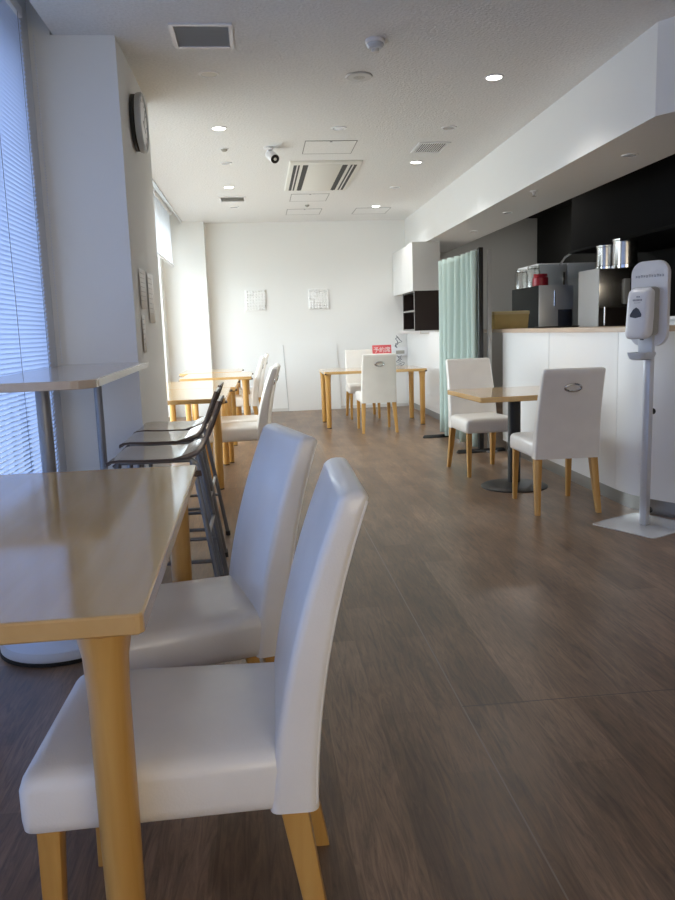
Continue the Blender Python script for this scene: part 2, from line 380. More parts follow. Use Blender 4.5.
cafe_table('second maple window table past the column, in the middle of the row', (-.62, 7.60, 0), 0, 1.20, .78, .70, 'maple tables along the window')
cafe_table('third maple window table, set a little to the right of the row', (-.50, 9.22, 0), 0, 1.10, .80, .70, 'maple tables along the window')
cafe_table('farthest maple window table, by the back wall pilaster', (-.63, 10.36, 0), 0, .96, .78, .70, 'maple tables along the window')
cafe_table('maple table standing crosswise before the back wall with a red sign on it', (1.385, 9.57, 0), PI / 2, 1.25, .84, .69)

# square pedestal table by the counter
t = thing('pedestal_table', 'small square wood table on a black round pedestal by the counter', 'table', (1.815, 5.365, 0), math.radians(3))
MB().loft([rrect(0, 0, .385 - d, .385 - d, .012, 3, z) for z, d in ((.664, .003), (.667, 0), (.696, 0), (.70, .004))]).build('tabletop', M['maple_top'], t, smooth=14)
MB().lathe([(.0, .040), (.05, .037), (.10, .033), (.17, .026), (.225, .016), (.24, .008), (.24, 0)][::-1], (0, 0, 0), 40).build('base', M['black'], t)
MB().cyl((0, 0, .03), (0, 0, .66), .046, seg=24).build('pole', M['black'], t)
box((-.14, -.14, .646), (.14, .14, .664), .004).build('top_plate', M['black'], t)

# high bar table at the near window
t = thing('bar_table', 'tall narrow table on grey posts against the near blinds', 'table', (-.812, 3.50, 0), math.radians(2.1))
hx, hy, H = .225, .89, 1.036
def htring(d, z):
    pts = []
    for k, (sx, sy, r) in enumerate(((1, 1, .02), (-1, 1, .01), (-1, -1, .01), (1, -1, .10))):
        for i in range(7):
            a = PI / 2 * (k + i / 6); r2 = max(r - d, .004)
            pts.append((sx * (hx - r) + r2 * math.cos(a), sy * (hy - r) + r2 * math.sin(a), z))
    return pts
MB().loft([htring(.003, H - .03), htring(0, H - .028), htring(0, H - .003), htring(.003, H)]).build('tabletop', M['hightop'], t, smooth=14)
e = MB().box((hx - .001, -hy + .11, H - .0285), (hx + .0015, hy - .02, H - .0025)); e.build('edge_band', M['highedge'], t, smooth=0)
for yy, xx in ((-.55, -.02), (.70, -.03)):
    l = MB().cyl((xx, yy, .05), (xx, yy, H - .03),   .021 if yy > 0 else .026, seg=20).build('post', M['greymetal'], t)
    MB().lathe([(.225, .010), (.232, .016), (.232, .030), (.222, .046), (.17, .062), (.09, .074), (.03, .082), (.0, .083)], (xx, yy, 0), 48).build('round_base', M['discwhite'], l)
    MB().lathe([(.222, 0), (.236, .002), (.236, .014), (.22, .015)], (xx, yy, 0), 48).build('rubber_rim', M['rubber'], l)
    MB().lathe([(.06, 0), (.06, .006), (.0, .006)], (xx, yy, H - .036), 24).build('mount', M['greymetal'], l)

# ------------------------------------------------------------------ upholstered chairs (facing local +y)
def upholstered_chair(label, loc, rz, group, drop=0.):
    t = thing('upholstered_chair', label, 'chair', loc, rz, group)
    # seat cushion: front a little wider than the rear, top gently domed
    rings = []
    for z, d, r in ((.348, .010, .02), (.354, .002, .024), (.371, 0, .026), (.425, 0, .026), (.440, .004, .03), (.450, .012, .035), (.456, .03, .04), (.461, .075, .045), (.463, .13, .05)):
        pts = []
        for x, y, zz in rrect(0, .006, .212 - d, .249 - d, min(r, .2 - d), 5, z):
            k = 1 + .05 * (y / .245); pts.append((x * k * .975, y, zz))
        rings.append(pts)
    MB().loft(rings).build('seat', M['leather'], t, smooth=50)
    # backrest: one curved slab from the seat rail to the top, soft edges
    n = 18; rings = []
    def ctr(u): return -.207 - .031 * u - .090 * u * u
    for i in range(n + 1):
        u = i / n; z = .346 + .546 * u; hw = .205 - .014 * u; ht = .043 - .017 * u
        dz = .095 * 2 * u / .53
        rings.append([(x, y + ctr(u), z - (y) * .0) for x, y, _ in rrect(0, 0, hw, ht, min(.017, ht - .002), 4)])
    for d, dz in ((.004, .006), (.011, .011), (.019, .0135)):
        rings.append([(x, y + ctr(1) - dz * .3, .892 + dz) for x, y, _ in rrect(0, 0, .191 - d, max(.026 - d, .005), max(.017 - d, .003), 4)])
    back = MB().loft(rings).build('backrest', M['leather'], t, smooth=50)
    # stitched piping down both rear corners of the back
    for sx in (-1, 1):
        pp = MB(); pp.tube([(sx * (.199 - .014 * u), ctr(u) - (.043 - .017 * u) + .004, .358 + .53 * u) for u in [k / 8 for k in range(9)]], .0022, 6)
        pp.build('piping', M['leather'], back)
    # oval metal grip let into the back
    uu = .81; zc = .346 + .546 * uu; yc = ctr(uu) - (.043 - .017 * uu)
    g = MB(); gp = [(.050 * math.cos(a), yc - .004 + .23 * 0 + (-.18) * 0 , zc + .022 * math.sin(a)) for a in [2 * PI * k / 28 for k in range(29)]]
    g.tube([(x, yc - .004 - .18 * 0 - (z - zc) * .32, z) for x, y, z in gp], (.0075), 8)
    rg = g.build('grip_ring', M['chrome'], back)
    MB().loft([[(.048 * math.cos(a), yc - .001 - .32 * .020 * math.sin(a) + e, zc + .020 * math.sin(a)) for a in [2 * PI * k / 24 for k in range(24)]] for e in (0.004, -.001)]).build('grip_recess', M['ventdark'], rg)
    MB().tube([(x, yc - .006 + .32 * .006, zc - .006 - .010 * math.cos(x / .05 * 1.4)) for x in [(-.042 + .084 * k / 10) for k in range(11)]], .005, 8).build('grip_bar', M['chrome'], rg)
    def legmb(x0, y0, x1, y1, a0, a1, z0=.353):
        return MB().loft([rrect(x, y, a / 2, a / 2, .004, 2, z) for x, y, a, z in ((x1, y1, a1, 0), (x1 + (x0 - x1) * .5, y1 + (y0 - y1) * .55, (a0 + a1) / 2, z0 / 2), (x0, y0, a0, z0))])
    for sx in (-1, 1):
        legmb(sx * .182, .212, sx * .186, .225, .040, .027).build('leg', M['maple'], t)
        legmb(sx * .176, -.205, sx * .194, -.268, .048, .031).build('leg', M['maple'], t)
    return t
W90 = PI / 2
ch = upholstered_chair('white leather chair nearest the camera, at the foreground table', (-.180, 1.428, 0), W90 - math.radians(1), 'white upholstered chairs')
def chair(label, x, y, rz): return dup(ch, (x, y, 0), rz, label)
chair('white leather chair second from the camera, angled at the foreground table', -.250, 2.03, W90 + math.radians(14))
chair('white chair at the nearer end of the window tables, beyond the stools', -.22, 6.13, W90)
chair('white chair second along the window tables, tight behind the nearer one', -.18, 6.66, W90)
chair('white chair at the third window table, second from the back wall', -.29, 9.05, W90)
chair('white chair at the window tables closest to the back wall', -.23, 10.28, W90)
chair('white chair with its back to the camera at the far crosswise table', 1.335, 8.87, 0)
chair('white chair behind the far crosswise table, facing the camera', 1.37, 10.30, PI)
chair('white chair near the dispenser, back with metal grip towards the camera', 1.868, 4.745, math.radians(-1.5))
chair('white chair facing the camera in front of the green curtain', 1.765, 6.02, PI + math.radians(4))

# ------------------------------------------------------------------ bar stools (facing local +y)
def bar_stool(label, loc, rz):
    t = thing('bar_stool', label, 'stool', loc, rz, 'bar stools at the tall table')
    prof = [(.205, .672), (.200, .682), (.185, .689), (.15, .692), (.05, .688), (-.06, .687), (-.12, .692), (-.158, .706), (-.182, .730), (-.200, .765), (-.222, .820), (-.246, .878), (-.256, .905)]
    th = .012; rings = []
    N = len(prof)
    for i, (y, z) in enumerate(prof):
        a = Vector(prof[max(i - 1, 0)]); b = Vector(prof[min(i + 1, N - 1)]); tn = (b - a).normalized(); nn = Vector((tn[1], -tn[0]))
        if nn[1] > 0 and i < 6: nn = -nn
        hw = .195 if i < 7 else .195 - .03 * (i - 6) / (N - 7)
        if i in (0, N - 1): hw -= .02
        yy, zz = y + nn[0] * th, z + nn[1] * th
        rings.append([(-hw, y, z), (-hw * .5, y, z - .0018), (0, y, z - .004), (hw * .5, y, z - .0018), (hw, y, z), (hw, yy, zz), (0, yy, zz - .004), (-hw, yy, zz)])
    sh = MB().loft(rings).build('seat_shell', M['stoolwood'], t, smooth=40)
    ed = MB()
    for sx in (-1, 1):
        pts = []
        for i, (y, z) in enumerate(prof):
            hw = .195 if i < 7 else .195 - .03 * (i - 6) / (N - 7)
            if i in (0, N - 1): hw -= .02
            pts.append((sx * hw, y, z - .005))
        ed.tube(pts, .0048, 6)
    ed.tube([(-.175, .205, .666), (.175, .205, .666)], .0048, 6); ed.tube([(-.147, -.257, .902), (.147, -.257, .902)], .0048, 6)
    ed.build('edge_band', M['stooledge'], sh)
    fr = MB()
    fr.tube([(-.15, .16, .672), (.15, .16, .672)], .010); fr.tube([(-.15, -.13, .672), (.15, -.13, .672)], .010)
    for sx in (-1, 1): fr.tube([(sx * .15, .18, .655), (sx * .15, .16, .672), (sx * .15, -.13, .672), (sx * .15, -.15, .655)], .010)
    fr.build('seat_frame', M['dkmetal'], t)
    for k in range(6): pass
    for sx in (-1, 1):
        for y0, y1 in ((.16, .215), (-.13, -.235)):
            l = MB().tube([(sx * .15, y0, .672), (sx * .155, y0 + (y1 - y0) * .15, .60), (sx * .198, y1, .012)], .0115, 12).build('leg', M['dkmetal'], t)
            MB().cyl((sx * .198, y1, 0), (sx * .197, y1, .025), .014, seg=12).build('foot_cap', M['rubber'], l)
    def at(sx, fr_, z):
        y0, y1 = ((.16, .215), (-.13, -.235))[0 if fr_ else 1]; k = (.60 - z) / .588
        return (sx * (.155 + .043 * k), y0 + (y1 - y0) * (.15 + .85 * k), z)
    for sx in (-1, 1): MB().tube([at(sx, 1, .25), at(sx, 0, .25)], .0085, 8).build('side_rail', M['dkmetal'], t)
    MB().tube([at(-1, 1, .30), at(1, 1, .30)], .0085, 8).build('foot_rest', M['chrome'], t)
    MB().tube([at(-1, 0, .36), at(1, 0, .36)], .0085, 8).build('rear_rail', M['dkmetal'], t)
    return t
st = bar_stool('brown bar stool nearest the camera at the tall table', (-.425, 3.27, 0), W90)
dup(st, (-.465, 3.80, 0), W90, 'brown bar stool in the middle of the three at the tall table')
dup(st, (-.470, 4.25, 0), W90, 'brown bar stool farthest from the camera, beside the column')

# ------------------------------------------------------------------ service counter
def offs(poly, d):   # offset an open polyline to its left by d
    out = []
    for i, p in enumerate(poly):
        a = Vector(poly[max(i - 1, 0)]); b = Vector(poly[min(i + 1, len(poly) - 1)]); n = (b - a).normalized()
        out.append((p[0] - n[1] * d, p[1] + n[0] * d))
    return out
arc = []
A0, D0, D1 = Vector((2.25, 4.66)), Vector((0, -1)), Vector((.53, -.848))
for k in range(9):     # quadratic bend from straight to slanted
    s_ = k / 8; Pm = A0 + D0 * .22; Pe = Pm + D1 * .22
    q = A0 * (1 - s_) ** 2 + Pm * 2 * s_ * (1 - s_) + Pe * s_ ** 2; arc.append((q.x, q.y))
endp = (arc[-1][0] + D1.x * 2.6, arc[-1][1] + D1.y * 2.6)
farr = [(2.30, 7.06), (2.262, 7.02), (2.25, 6.95)]
front = farr + arc + [endp]
inner = offs(front, .45)
t = thing('service_counter', 'long white counter with a curved end along the right side', 'counter', (0, 0, 0))
def slab(poly, d0, d1, z0, z1):
    a = offs(poly, d0); b = offs(poly, d1); return MB().prism(a + b[::-1], z0, z1)
slab(front, .012, .46, .10, 1.105)  .build('carcass', M['base'], t, smooth=0)
slab(front, .035, .44, 0, .10).build('kick_plate', M['kicksteel'], t, smooth=20)
sg = .0045
def cut(y0, y1): # part of the straight front
    return [(2.25, y0), (2.25, y1)]
slab(farr + [(2.25, 5.83 + sg)], 0, .012, .10, 1.105).build('front_panel', M['laminate'], t, smooth=25)
slab(cut(5.83 - sg, 4.66 + sg), 0, .012, .10, 1.105).build('front_panel', M['laminate'], t, smooth=25)
slab(arc + [endp], 0, .012, .10, 1.105).build('front_panel', M['laminate'], t, smooth=25)
wt = [(2.235, 7.72), (2.235, 7.0)] + offs([(2.25, 6.9)] + arc + [endp], -.015)[1:]
o = slab(wt, 0, .50, 1.105, 1.137).build('counter_worktop', M['oaktop'], smooth=0, bevel=.002)
tag(o, 'narrow wood worktop running along the top of the white counter', 'worktop')

# tan box on the counter end
t = thing('storage_box', 'tan box standing on the far end of the counter worktop', 'box', (2.455, 7.45, 1.137))
MB().loft([rrect(0, 0, .170 + k * .008, .11 + k * .006, .02, 4, z) for z, k in ((0, -.6), (.006, 0), (.14, 1))]).build('body', M['tan'], t)
MB().loft([rrect(0, 0, .183 - d, .121 - d, .02, 4, z) for z, d in ((.138, 0), (.160, 0), (.168, .004), (.170, .02))]).build('lid', mat('tan_lid', (.66, .55, .30), .5, bump=.03), t)
# dark tray beside it
t = thing('serving_tray', 'thin dark tray lying on the counter beside the tan box', 'tray', (2.62, 6.62, 1.137))
MB().loft([rrect(0, 0, .10 + d, .26 + d, .03, 4, z) for z, d in ((0, 0), (.012, .012), (.012, .006), (.004, -.004))]).build('tray_body', M['black'], t)

# ------------------------------------------------------------------ kitchen behind the counter
t = thing('kitchen_bench', 'stainless work bench behind the white counter', 'bench', (0, 0, 0))
box((2.93, 5.4, .80), (4.22, 9.1, .86), .004).build('bench_top', M['steel'], t)
box((2.98, 5.45, .10), (4.22, 8.95, .80)).build('cabinet_body', M['steel'], t, smooth=0)
for px in (3.02, 4.16):
    for py in (5.5, 7.2, 8.9): MB().cyl((px, py, 0), (px, py, .10), .02).build('leg', M['steel'], t)
# coffee machine, its steel front towards the camera
t = thing('coffee_machine', 'tall coffee machine with black side and steel front behind the counter', 'coffee machine', (3.19, 8.40, .86))
box((-.19, -.32, .03), (.19, .56, .72), .006).build('body', M['mattblack'], t)
f = MB().box((-.19, -.33, .03), (.19, -.32, .72), .003); fp = f.build('front_panel', M['fridge'], t)
box((.02, -.338, .06), (.175, -.33, .46), .003).build('dark_door', M['plasticdk'], fp)
f = MB().box((-.16, -.40, .24), (-.01, -.33, .265), .004); f.build('spout', M['black'], t)
MB().box((-.175, -.45, .03), (.0, -.33, .07), .005).build('drip_tray', M['steel'], t)
MB().tube([(-.03, -.36, .66), (-.03, -.36, .50)], .008).build('chrome_bar', M['chrome'], t)
for sx in (-.15, .15):
    for sy in (-.28, .35): MB().cyl((sx, sy, 0), (sx, sy, .03), .02).build('foot', M['rubber'], t)
zt = .86 + .72
def jar(label, x, y, r, h, m, cap=None, group=None, cat='container'):
    t = thing('storage_jar', label, cat, (x, y, zt), 0, group)
    MB().lathe([(r * .9, 0), (r, .008), (r, h * .8), (r * .9, h * .9), (r * .8, h)], (0, 0, 0), 24).build('body', m, t)
    MB().lathe([(r * .86, h * .95), (r * .9, h), (r * .86, h + .022), (.0, h + .024)], (0, 0, 0), 24).build('lid', cap or M['clearplastic'], t)
jar('red pot standing on the coffee machine', 3.10, 8.30, .085, .11, M['redpot'], M['redpot'], cat='pot')
jar('clear jar at the left end on top of the coffee machine', 3.08, 8.86, .075, .20, M['clearplastic'], group='clear jars on the coffee machine')
jar('clear jar just behind the red pot on the coffee machine', 3.13, 8.60, .075, .22, M['clearplastic'], group='clear jars on the coffee machine')
# fridge
t = thing('kitchen_refrigerator', 'pale steel upright fridge at the back of the kitchen', 'refrigerator', (3.82, 9.62, 0))
box((-.40, -.36, .06), (.40, .36, 1.90), .01).build('body', M['fridge'], t)
for a, b, z0, z1 in ((-.40, -.04, .08, 1.52), (-.40, -.04, 1.53, 1.89), (-.03, .40, .08, 1.70), (-.03, .40, 1.71, 1.89)):
    d = box((a + .004, -.385, z0), (b - .004, -.36, z1), .006).build('door', M['fridge'], t)
    box((b - .05, -.40, (z0 + z1) / 2 - .08), (b - .03, -.385, (z0 + z1) / 2 + .08), .004).build('handle', M['chrome'], d)
for sx in (-.35, .35):
    for sy in (-.3, .3): MB().cyl((sx, sy, 0), (sx, sy, .06), .02).build('foot', M['rubber'], t)
# added fill lamp, out of view, to brighten the dark kitchen
t = thing('kitchen_fill_lamp', 'added tube lamp brightening the kitchen, hidden behind the white beam', 'ceiling light', (3.36, 9.9, ZC - .02))
box((-.4, -.06, -.045), (.4, .06, 0), .006).build('housing', M['plastic'], t)
MB().cyl((-.37, 0, -.06), (.37, 0, -.06), .016).build('tube', M['lamp_on'], t)
l = bpy.data.lights.new('kitchen_fill_light', 'AREA'); l.shape = 'RECTANGLE'; l.size = .75; l.size_y = .05; l.energy = 10; l.color = (1, .96, .9)
lo = bpy.data.objects.new('kitchen_fill_light', l); C.objects.link(lo); lo.parent = t; lo.location = (0, 0, -.085)
# range hood
t = thing('range_hood', 'large black hood hanging over the kitchen', 'hood', (3.80, 6.6, 0))
box((-.42, -1.6, 1.93), (.44, 1.55, ZC - .02), .004).build('canopy', M['blackgloss'], t)
MB().box((-.435, -1.61, 1.905), (.44, 1.56, 1.93), .003).build('rim', M['blackgloss'], t)
MB().tube([(-.40, 1.56, 1.92), (-.36, 1.85, 1.90), (-.30, 2.15, 1.84)], .012).build('pipe', M['chrome'], t)
# hot water unit with two canisters on it
t = thing('water_boiler', 'stainless water boiler on dark legs behind the dispenser', 'boiler', (3.385, 7.12, .86))
box((-.25, -.22, .44), (.25, .22, .795), .008).build('tank', M['steel'], t)
box((-.235, -.20, .02), (.235, .20, .44), .004).build('lower_body', M['inside'], t)
box((-.258, -.225, .0), (-.25, .225, .80), .002).build('side_panel', M['fridge'], t, smooth=0)  # paler than the tank: window reflections put into the panel colour
MB().cyl((-.19, -.215, .0), (-.19, -.215, .45), .010).build('leg', M['chrome'], t); MB().cyl((.20, -.215, .0), (.20, -.215, .45), .010).build('leg', M['chrome'], t)
MB().box((-.02, -.25, .47), (.035, -.22, .70), .006).build('sight_panel', M['plasticgrey'], t)
def can(label, x, y, r, h):
    t = thing('metal_canister', label, 'canister', (x, y, 0.86 + .801), 0, 'metal canisters on the boiler')
    MB().lathe([(r * .96, 0), (r, .004), (r, h - .012)], (0, 0, 0), 36).build('body', M['steel'], t)
    MB().lathe([(r + .004, h - .016), (r + .006, h - .010), (r + .006, h + .004), (r - .004, h + .010), (.0, h + .012)], (0, 0, 0), 36).build('lid', M['steel'], t)
    MB().lathe([(r + .002, 0), (r + .006, .004), (r + .006, .034), (r + .002, .038)], (0, 0, 0), 36).build('collar', M['chrome'], t)
can('larger metal canister standing on the boiler, front right', 3.455, 7.06, .112, .265)
can('smaller metal canister half hidden behind the larger one', 3.345, 7.235, .082, .225)
# steel cupboard at the right edge
t = thing('steel_cupboard', 'grey steel cupboard with a bright top edge at the right frame edge', 'cupboard', (3.15, 4.95, 0))
box((-.32, -.2, .05), (.32, .2, 1.17), .006).build('body', M['fridge'], t)
box((-.335, -.215, 1.17), (.335, .21, 1.195), .004).build('top', M['plastic'], t)
for sx in (-.28, .28):
    for sy in (-.16, .16): MB().cyl((sx, sy, 0), (sx, sy, .05), .02).build('foot', M['rubber'], t)

# ------------------------------------------------------------------ wall cupboard and open shelf on the right
t = thing('wall_cabinet', 'white wall cupboard under the end of the white beam', 'cabinet', (0, 0, 0))
box((2.045, 10.05, 1.66), (2.40, YB - .021, 2.278)).build('body', M['laminate'], t, smooth=0)
box((2.033, 10.06, 1.655), (2.045, 10.80, 2.272), .002).build('door', M['laminate'], t, smooth=0)
box((2.033, 10.805, 1.655), (2.045, YB - .025, 2.272), .002).build('door', M['laminate'], t, smooth=0)
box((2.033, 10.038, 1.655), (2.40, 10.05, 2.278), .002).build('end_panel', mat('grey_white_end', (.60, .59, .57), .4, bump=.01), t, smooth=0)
t = thing('open_shelf', 'dark open shelf box below the white wall cupboard', 'shelf', (0, 0, 0))
b = MB(); x0, x1, y0, y1, z0, z1 = 2.05, 2.40, 10.05, 10.86, 1.14, 1.655
b.box((x0 + .004, y0, z0), (x1, y0 + .02, z1)); b.box((x0 + .004, y1 - .02, z0), (x1, y1, z1)); b.box((x1 - .02, y0 + .02, z0), (x1, y1 - .02, z1)); b.box((x0 + .004, y0 + .02, z1 - .02), (x1 - .02, y1 - .02, z1))
b.build('box', M['inside'], t, smooth=0)
b = MB(); b.box((x0, y0, z0), (x0 + .004, y0 + .03, z1)); b.box((x0, y1 - .02, z0), (x0 + .004, y1, z1)); b.build('front_edge', M['shelfedge'], t, smooth=0)
box((x0, y0 + .02, 1.39), (x1 - .02, y1 - .02, 1.41)).build('shelf_board', M['shelfedge'], t, smooth=0)
box((x0, y0 + .02, z0), (x1 - .02, y1 - .02, z0 + .02)).build('bottom_board', M['shelfedge'], t, smooth=0)
t = thing('shelf_ledge', 'pale ledge on the low white wall under the dark shelf', 'ledge', (0, 0, 0))
box((2.10, 9.98, 1.10), (2.42, YB - .022, 1.138), .003).build('board', mat('pale_ledge', (.72, .68, .66), .4, bump=.01), t, smooth=0)
box((2.12, 9.975, 1.106), (2.30, 9.981, 1.134)).build('edge_strip', M['plastic'], t, smooth=0)
box((2.23, 8.35, 1.10), (2.42, 9.98, 1.12), .003).build('sill', M['laminate'], t, smooth=0)

# ------------------------------------------------------------------ folding screen with green curtain
P0, P1 = Vector((1.94, 8.14, 0)), Vector((2.03, 6.99, 0)); dv = (P1 - P0); Ls = dv.length; ang = math.atan2(dv.y, dv.x)
t = thing('curtain_screen', 'sage green curtain screen on a black frame beside the counter', 'screen', P0, ang)
# local x runs along the screen towards the camera, local y across it
for xx, oy in ((.09, .055), (Ls + .035, 0)):
    p = box((xx - .018, oy - .022, .03), (xx + .018, oy + .022, 1.875), .003).build('post', M['black'], t)
    MB().loft([rrect(xx, 0, .030 - d, .24 - d, .02, 3, z) for z, d in ((0, .0), (.012, 0), (.026, .010), (.032, .018))]).build('foot', M['black'], p)
MB().tube([(.09, .055, 1.862), (Ls + .035, 0, 1.862)], .012).build('top_rail', M['black'], t)
MB().tube([(.09, .055, .10), (Ls + .035, 0, .10)], .010).build('bottom_rail', M['black'], t)
rings = []; n = 150; random.seed(3)
for k, z in enumerate([.055, .30, .6, .9, 1.2, 1.5, 1.7, 1.80, 1.852]):
    row = []
    for i in range(n + 1):
        u = i / n; amp = .056 * (1 - .15 * (z / 1.85)); ph = u * 2 * PI * 7 + .35 * math.sin(z * 2 + u * 3)
        s = math.sin(ph); y = -.008 + amp * (abs(s) ** .8) * (1 if s > 0 else -1) + .012 * math.sin(u * 9 + z)
        row.append((u * (Ls + .01), y - .004, z + (.012 * math.sin(u * 17) if k == 0 else 0)))
    rings.append(row)
cu = MB().loft(rings, closed=False).build('curtain', M['curtain'], t, smooth=80)
sm = cu.modifiers.new('thickness', 'SOLIDIFY'); sm.thickness = .003
t = thing('grey_panel', 'narrow grey upright panel just right of the curtain screen', 'panel', (2.125, 6.985, 0))
box((-.02, -.012, .0), (.02, .012, 1.86), .003).build('panel_board', M['greywall'], t)
MB().box((-.05, -.10, 0), (.05, .10, .012), .003).build('foot', M['greymetal'], t)

# ------------------------------------------------------------------ hand sanitizer stand
nx, ny = -.89, -.456; az = math.atan2(ny, nx)      # local +x looks along (nx, ny)
t = thing('sanitizer_stand', 'white hand sanitizer stand on a square plate by the counter', 'stand', (2.168, 4.115, 0), az)
MB().loft([rrect(0, 0, .21 - d, .21 - d, .03, 5, z) for z, d in ((0, .0), (.004, 0), (.006, .002))]).build('base_plate', mat('pale_steel_plate', (.74, .74, .74), .2, metal=.35, bump=.005), t)
p = box((-.020, -.022, .006), (.020, .022, 1.12), .004).build('post', mat('silver_post', (.62, .63, .66), .3, metal=.4, bump=.005), t)
for z in (.085, .66):
    MB().cyl((-.021, 0.0, z), (-.052, 0.0, z), .018, .017, 16).build('knob', M['rubber'], p)
bd = MB(); ring = [(.0, y, z) for y, z, _ in rrect(0, 1.262, .116, .232, .07, 8)]
ring = [(y, z) for _, y, z in ring]
bd.loft([[(x, y * k, 1.26 + (z - 1.26) * k2) for y, z in ring] for x, k, k2 in ((-.008, .985, .99), (-.002, 1, 1), (.012, 1, 1), (.018, .985, .99))])
bo = bd.build('back_board', M['plastic'], t, smooth=30)
g = MB()
rr = random.Random(4)
for i in range(11):      # faint row of grey lettering, not legible in the photo
    y = .085 - i * .0165
    g.box((.018, y - .005, 1.405), (.0187, y - .003, 1.419)); g.box((.018, y + .001, 1.405 + .003 * rr.random()), (.0187, y + .004, 1.417))
    g.box((.018, y - .005, 1.405 + .006 * (i % 3)), (.0187, y + .004, 1.4075 + .006 * (i % 3)))
g.build('lettering', M['ink'], bo, smooth=0)
# dispenser body
t2 = thing('soap_dispenser', 'white and grey touch-free dispenser mounted on the white stand', 'dispenser', (2.168, 4.115, 0), az)
box((.018, -.075, 1.090), (.085, .075, 1.352), .02, 3).build('rear_shell', M['plasticgrey'], t2, smooth=40)
rings = []
for x, hy_, z0, z1 in ((.070, .073, 1.082, 1.352), (.085, .074, 1.074, 1.350), (.105, .072, 1.072, 1.342), (.120, .064, 1.078, 1.326), (.127, .048, 1.092, 1.305)):
    rings.append([(x + .012 * ((1.22 - z) / .13), y, z) for y, z, _ in rrect(0, (z0 + z1) / 2, hy_, (z1 - z0) / 2, .028, 6)])
cv = MB().loft(rings).build('cover', M['plastic'], t2, smooth=45)
d = MB(); ring = [(.0, 1.243), (.018, 1.232), (.036, 1.205), (.034, 1.192), (.0, 1.186), (-.034, 1.192), (-.036, 1.205), (-.018, 1.232)]
d.loft([[(x + .012 * ((1.22 - z) / .13), y, z) for y, z in ring] for x in (.120, .1295)]); d.build('sight_window', M['plasticdk'], cv)
g = MB()
for i in range(7): g.box((.119, .026 - i * .0085, 1.278), (.1226, .031 - i * .0085, 1.287))
for i in range(2): g.box((.117, .008 - i * .012, 1.296), (.1208, .016 - i * .012, 1.303))
for i in range(5): g.box((.121, .018 - i * .008, 1.266), (.1238, .022 - i * .008, 1.269))
g.build('lettering', M['ink'], cv, smooth=0)
br = box((.018, -.045, .975), (.040, .045, 1.09), .004).build('tray_bracket', M['plasticlt'], t2)
nz = MB().cyl((.070, 0, 1.065), (.070, 0, 1.10), .010, .014, 14).build('nozzle', M['plasticdk'], t2)
rings = [[(.058 + x * k, y * k, z) for x, y, _ in rrect(.01, 0, .066, .058, .03, 6)] for z, k in ((.955, .55), (.962, .85), (.985, 1), (.998, 1.02), (.996, .96), (.975, .86), (.968, .6))]
MB().loft(rings).build('drip_tray', M['plasticlt'], t2)

# ------------------------------------------------------------------ things on the walls
# clock, its edge nearly towards the camera
t = thing('wall_clock', 'round wall clock with grey rim high on the column', 'clock', (-.685, 4.93, 2.44))
RX = Matrix.Rotation(PI / 2, 4, 'Y')
MB().lathe([(.145, 0), (.160, .004), (.160, .024), (.150, .028)], seg=48, mtx=RX).build('housing', M['ventdark'], t)
MB().lathe([(.150, .028), (.166, .032), (.170, .045), (.170, .062), (.162, .068), (.154, .066), (.153, .060)], seg=48, mtx=RX).build('rim', mat('clock_rim', (.50, .52, .55), .35, metal=.3, bump=.01), t)
fc = MB().lathe([(.154, .050), (.154, .060), (.0, .0605)], seg=48, mtx=RX).build('clock_face', M['plastic'], t)
g = MB()
for k in range(12):
    a = k * PI / 6; g.box((.0606, -.004, .118), (.0612, .004, .14), mtx=Matrix.Rotation(a, 4, 'X'))
g.build('hour_marks', M['black'], fc, smooth=0)
MB().box((.0615, -.005, -.015), (.0625, .005, .075), mtx=Matrix.Rotation(math.radians(-125), 4, 'X')).build('hour_hand', M['black'], t, smooth=0)
MB().box((.063, -.0035, -.02), (.064, .0035, .118), mtx=Matrix.Rotation(math.radians(-40), 4, 'X')).build('minute_hand', M['black'], t, smooth=0)
# notices on the column
def notice(label, y0, y1, z0, z1, rows, tiltx):
    t = thing('paper_notice', label, 'notice', (-.685, (y0 + y1) / 2, (z0 + z1) / 2), 0, 'notices on the column')
    t.rotation_euler = (tiltx, 0, 0)
    hy_, hz = (y1 - y0) / 2, (z1 - z0) / 2; n = 8
    mb = MB().loft([[(.002 + .007 * (1 - j / n) ** 3, -hy_ + 2 * hy_ * j / n, z) for j in range(n + 1)] for z in (-hz, hz)], closed=False)
    s = mb.build('sheet', M['paper'], t); so = s.modifiers.new('thickness', 'SOLIDIFY'); so.thickness = .0008
    g = MB(); rr = random.Random(rows)
    for k in range(rows):
        z = hz * .8 - k * (1.6 * hz / rows); y = -hy_ * .7
        while y < hy_ * .65:
            l = .01 + .03 * rr.random(); g.box((.0068 * (1 - (y + hy_) / (2 * hy_)) ** 3 + .0026, y, z - .0018), (.0072 * (1 - (y + hy_) / (2 * hy_)) ** 3 + .0029, min(y + l, hy_ * .7), z + .0012)); y += l + .012
    g.build('print_lines', M['faintink'], t, smooth=0)
notice('upper left white paper notice on the column', 4.67, 4.97, 1.34, 1.575, 7, .02)
notice('long white paper notice on the column, on the right', 5.00, 5.30, 1.26, 1.575, 8, .01)
notice('lower left white paper notice on the column', 4.66, 4.82, 1.08, 1.30, 6, .02)
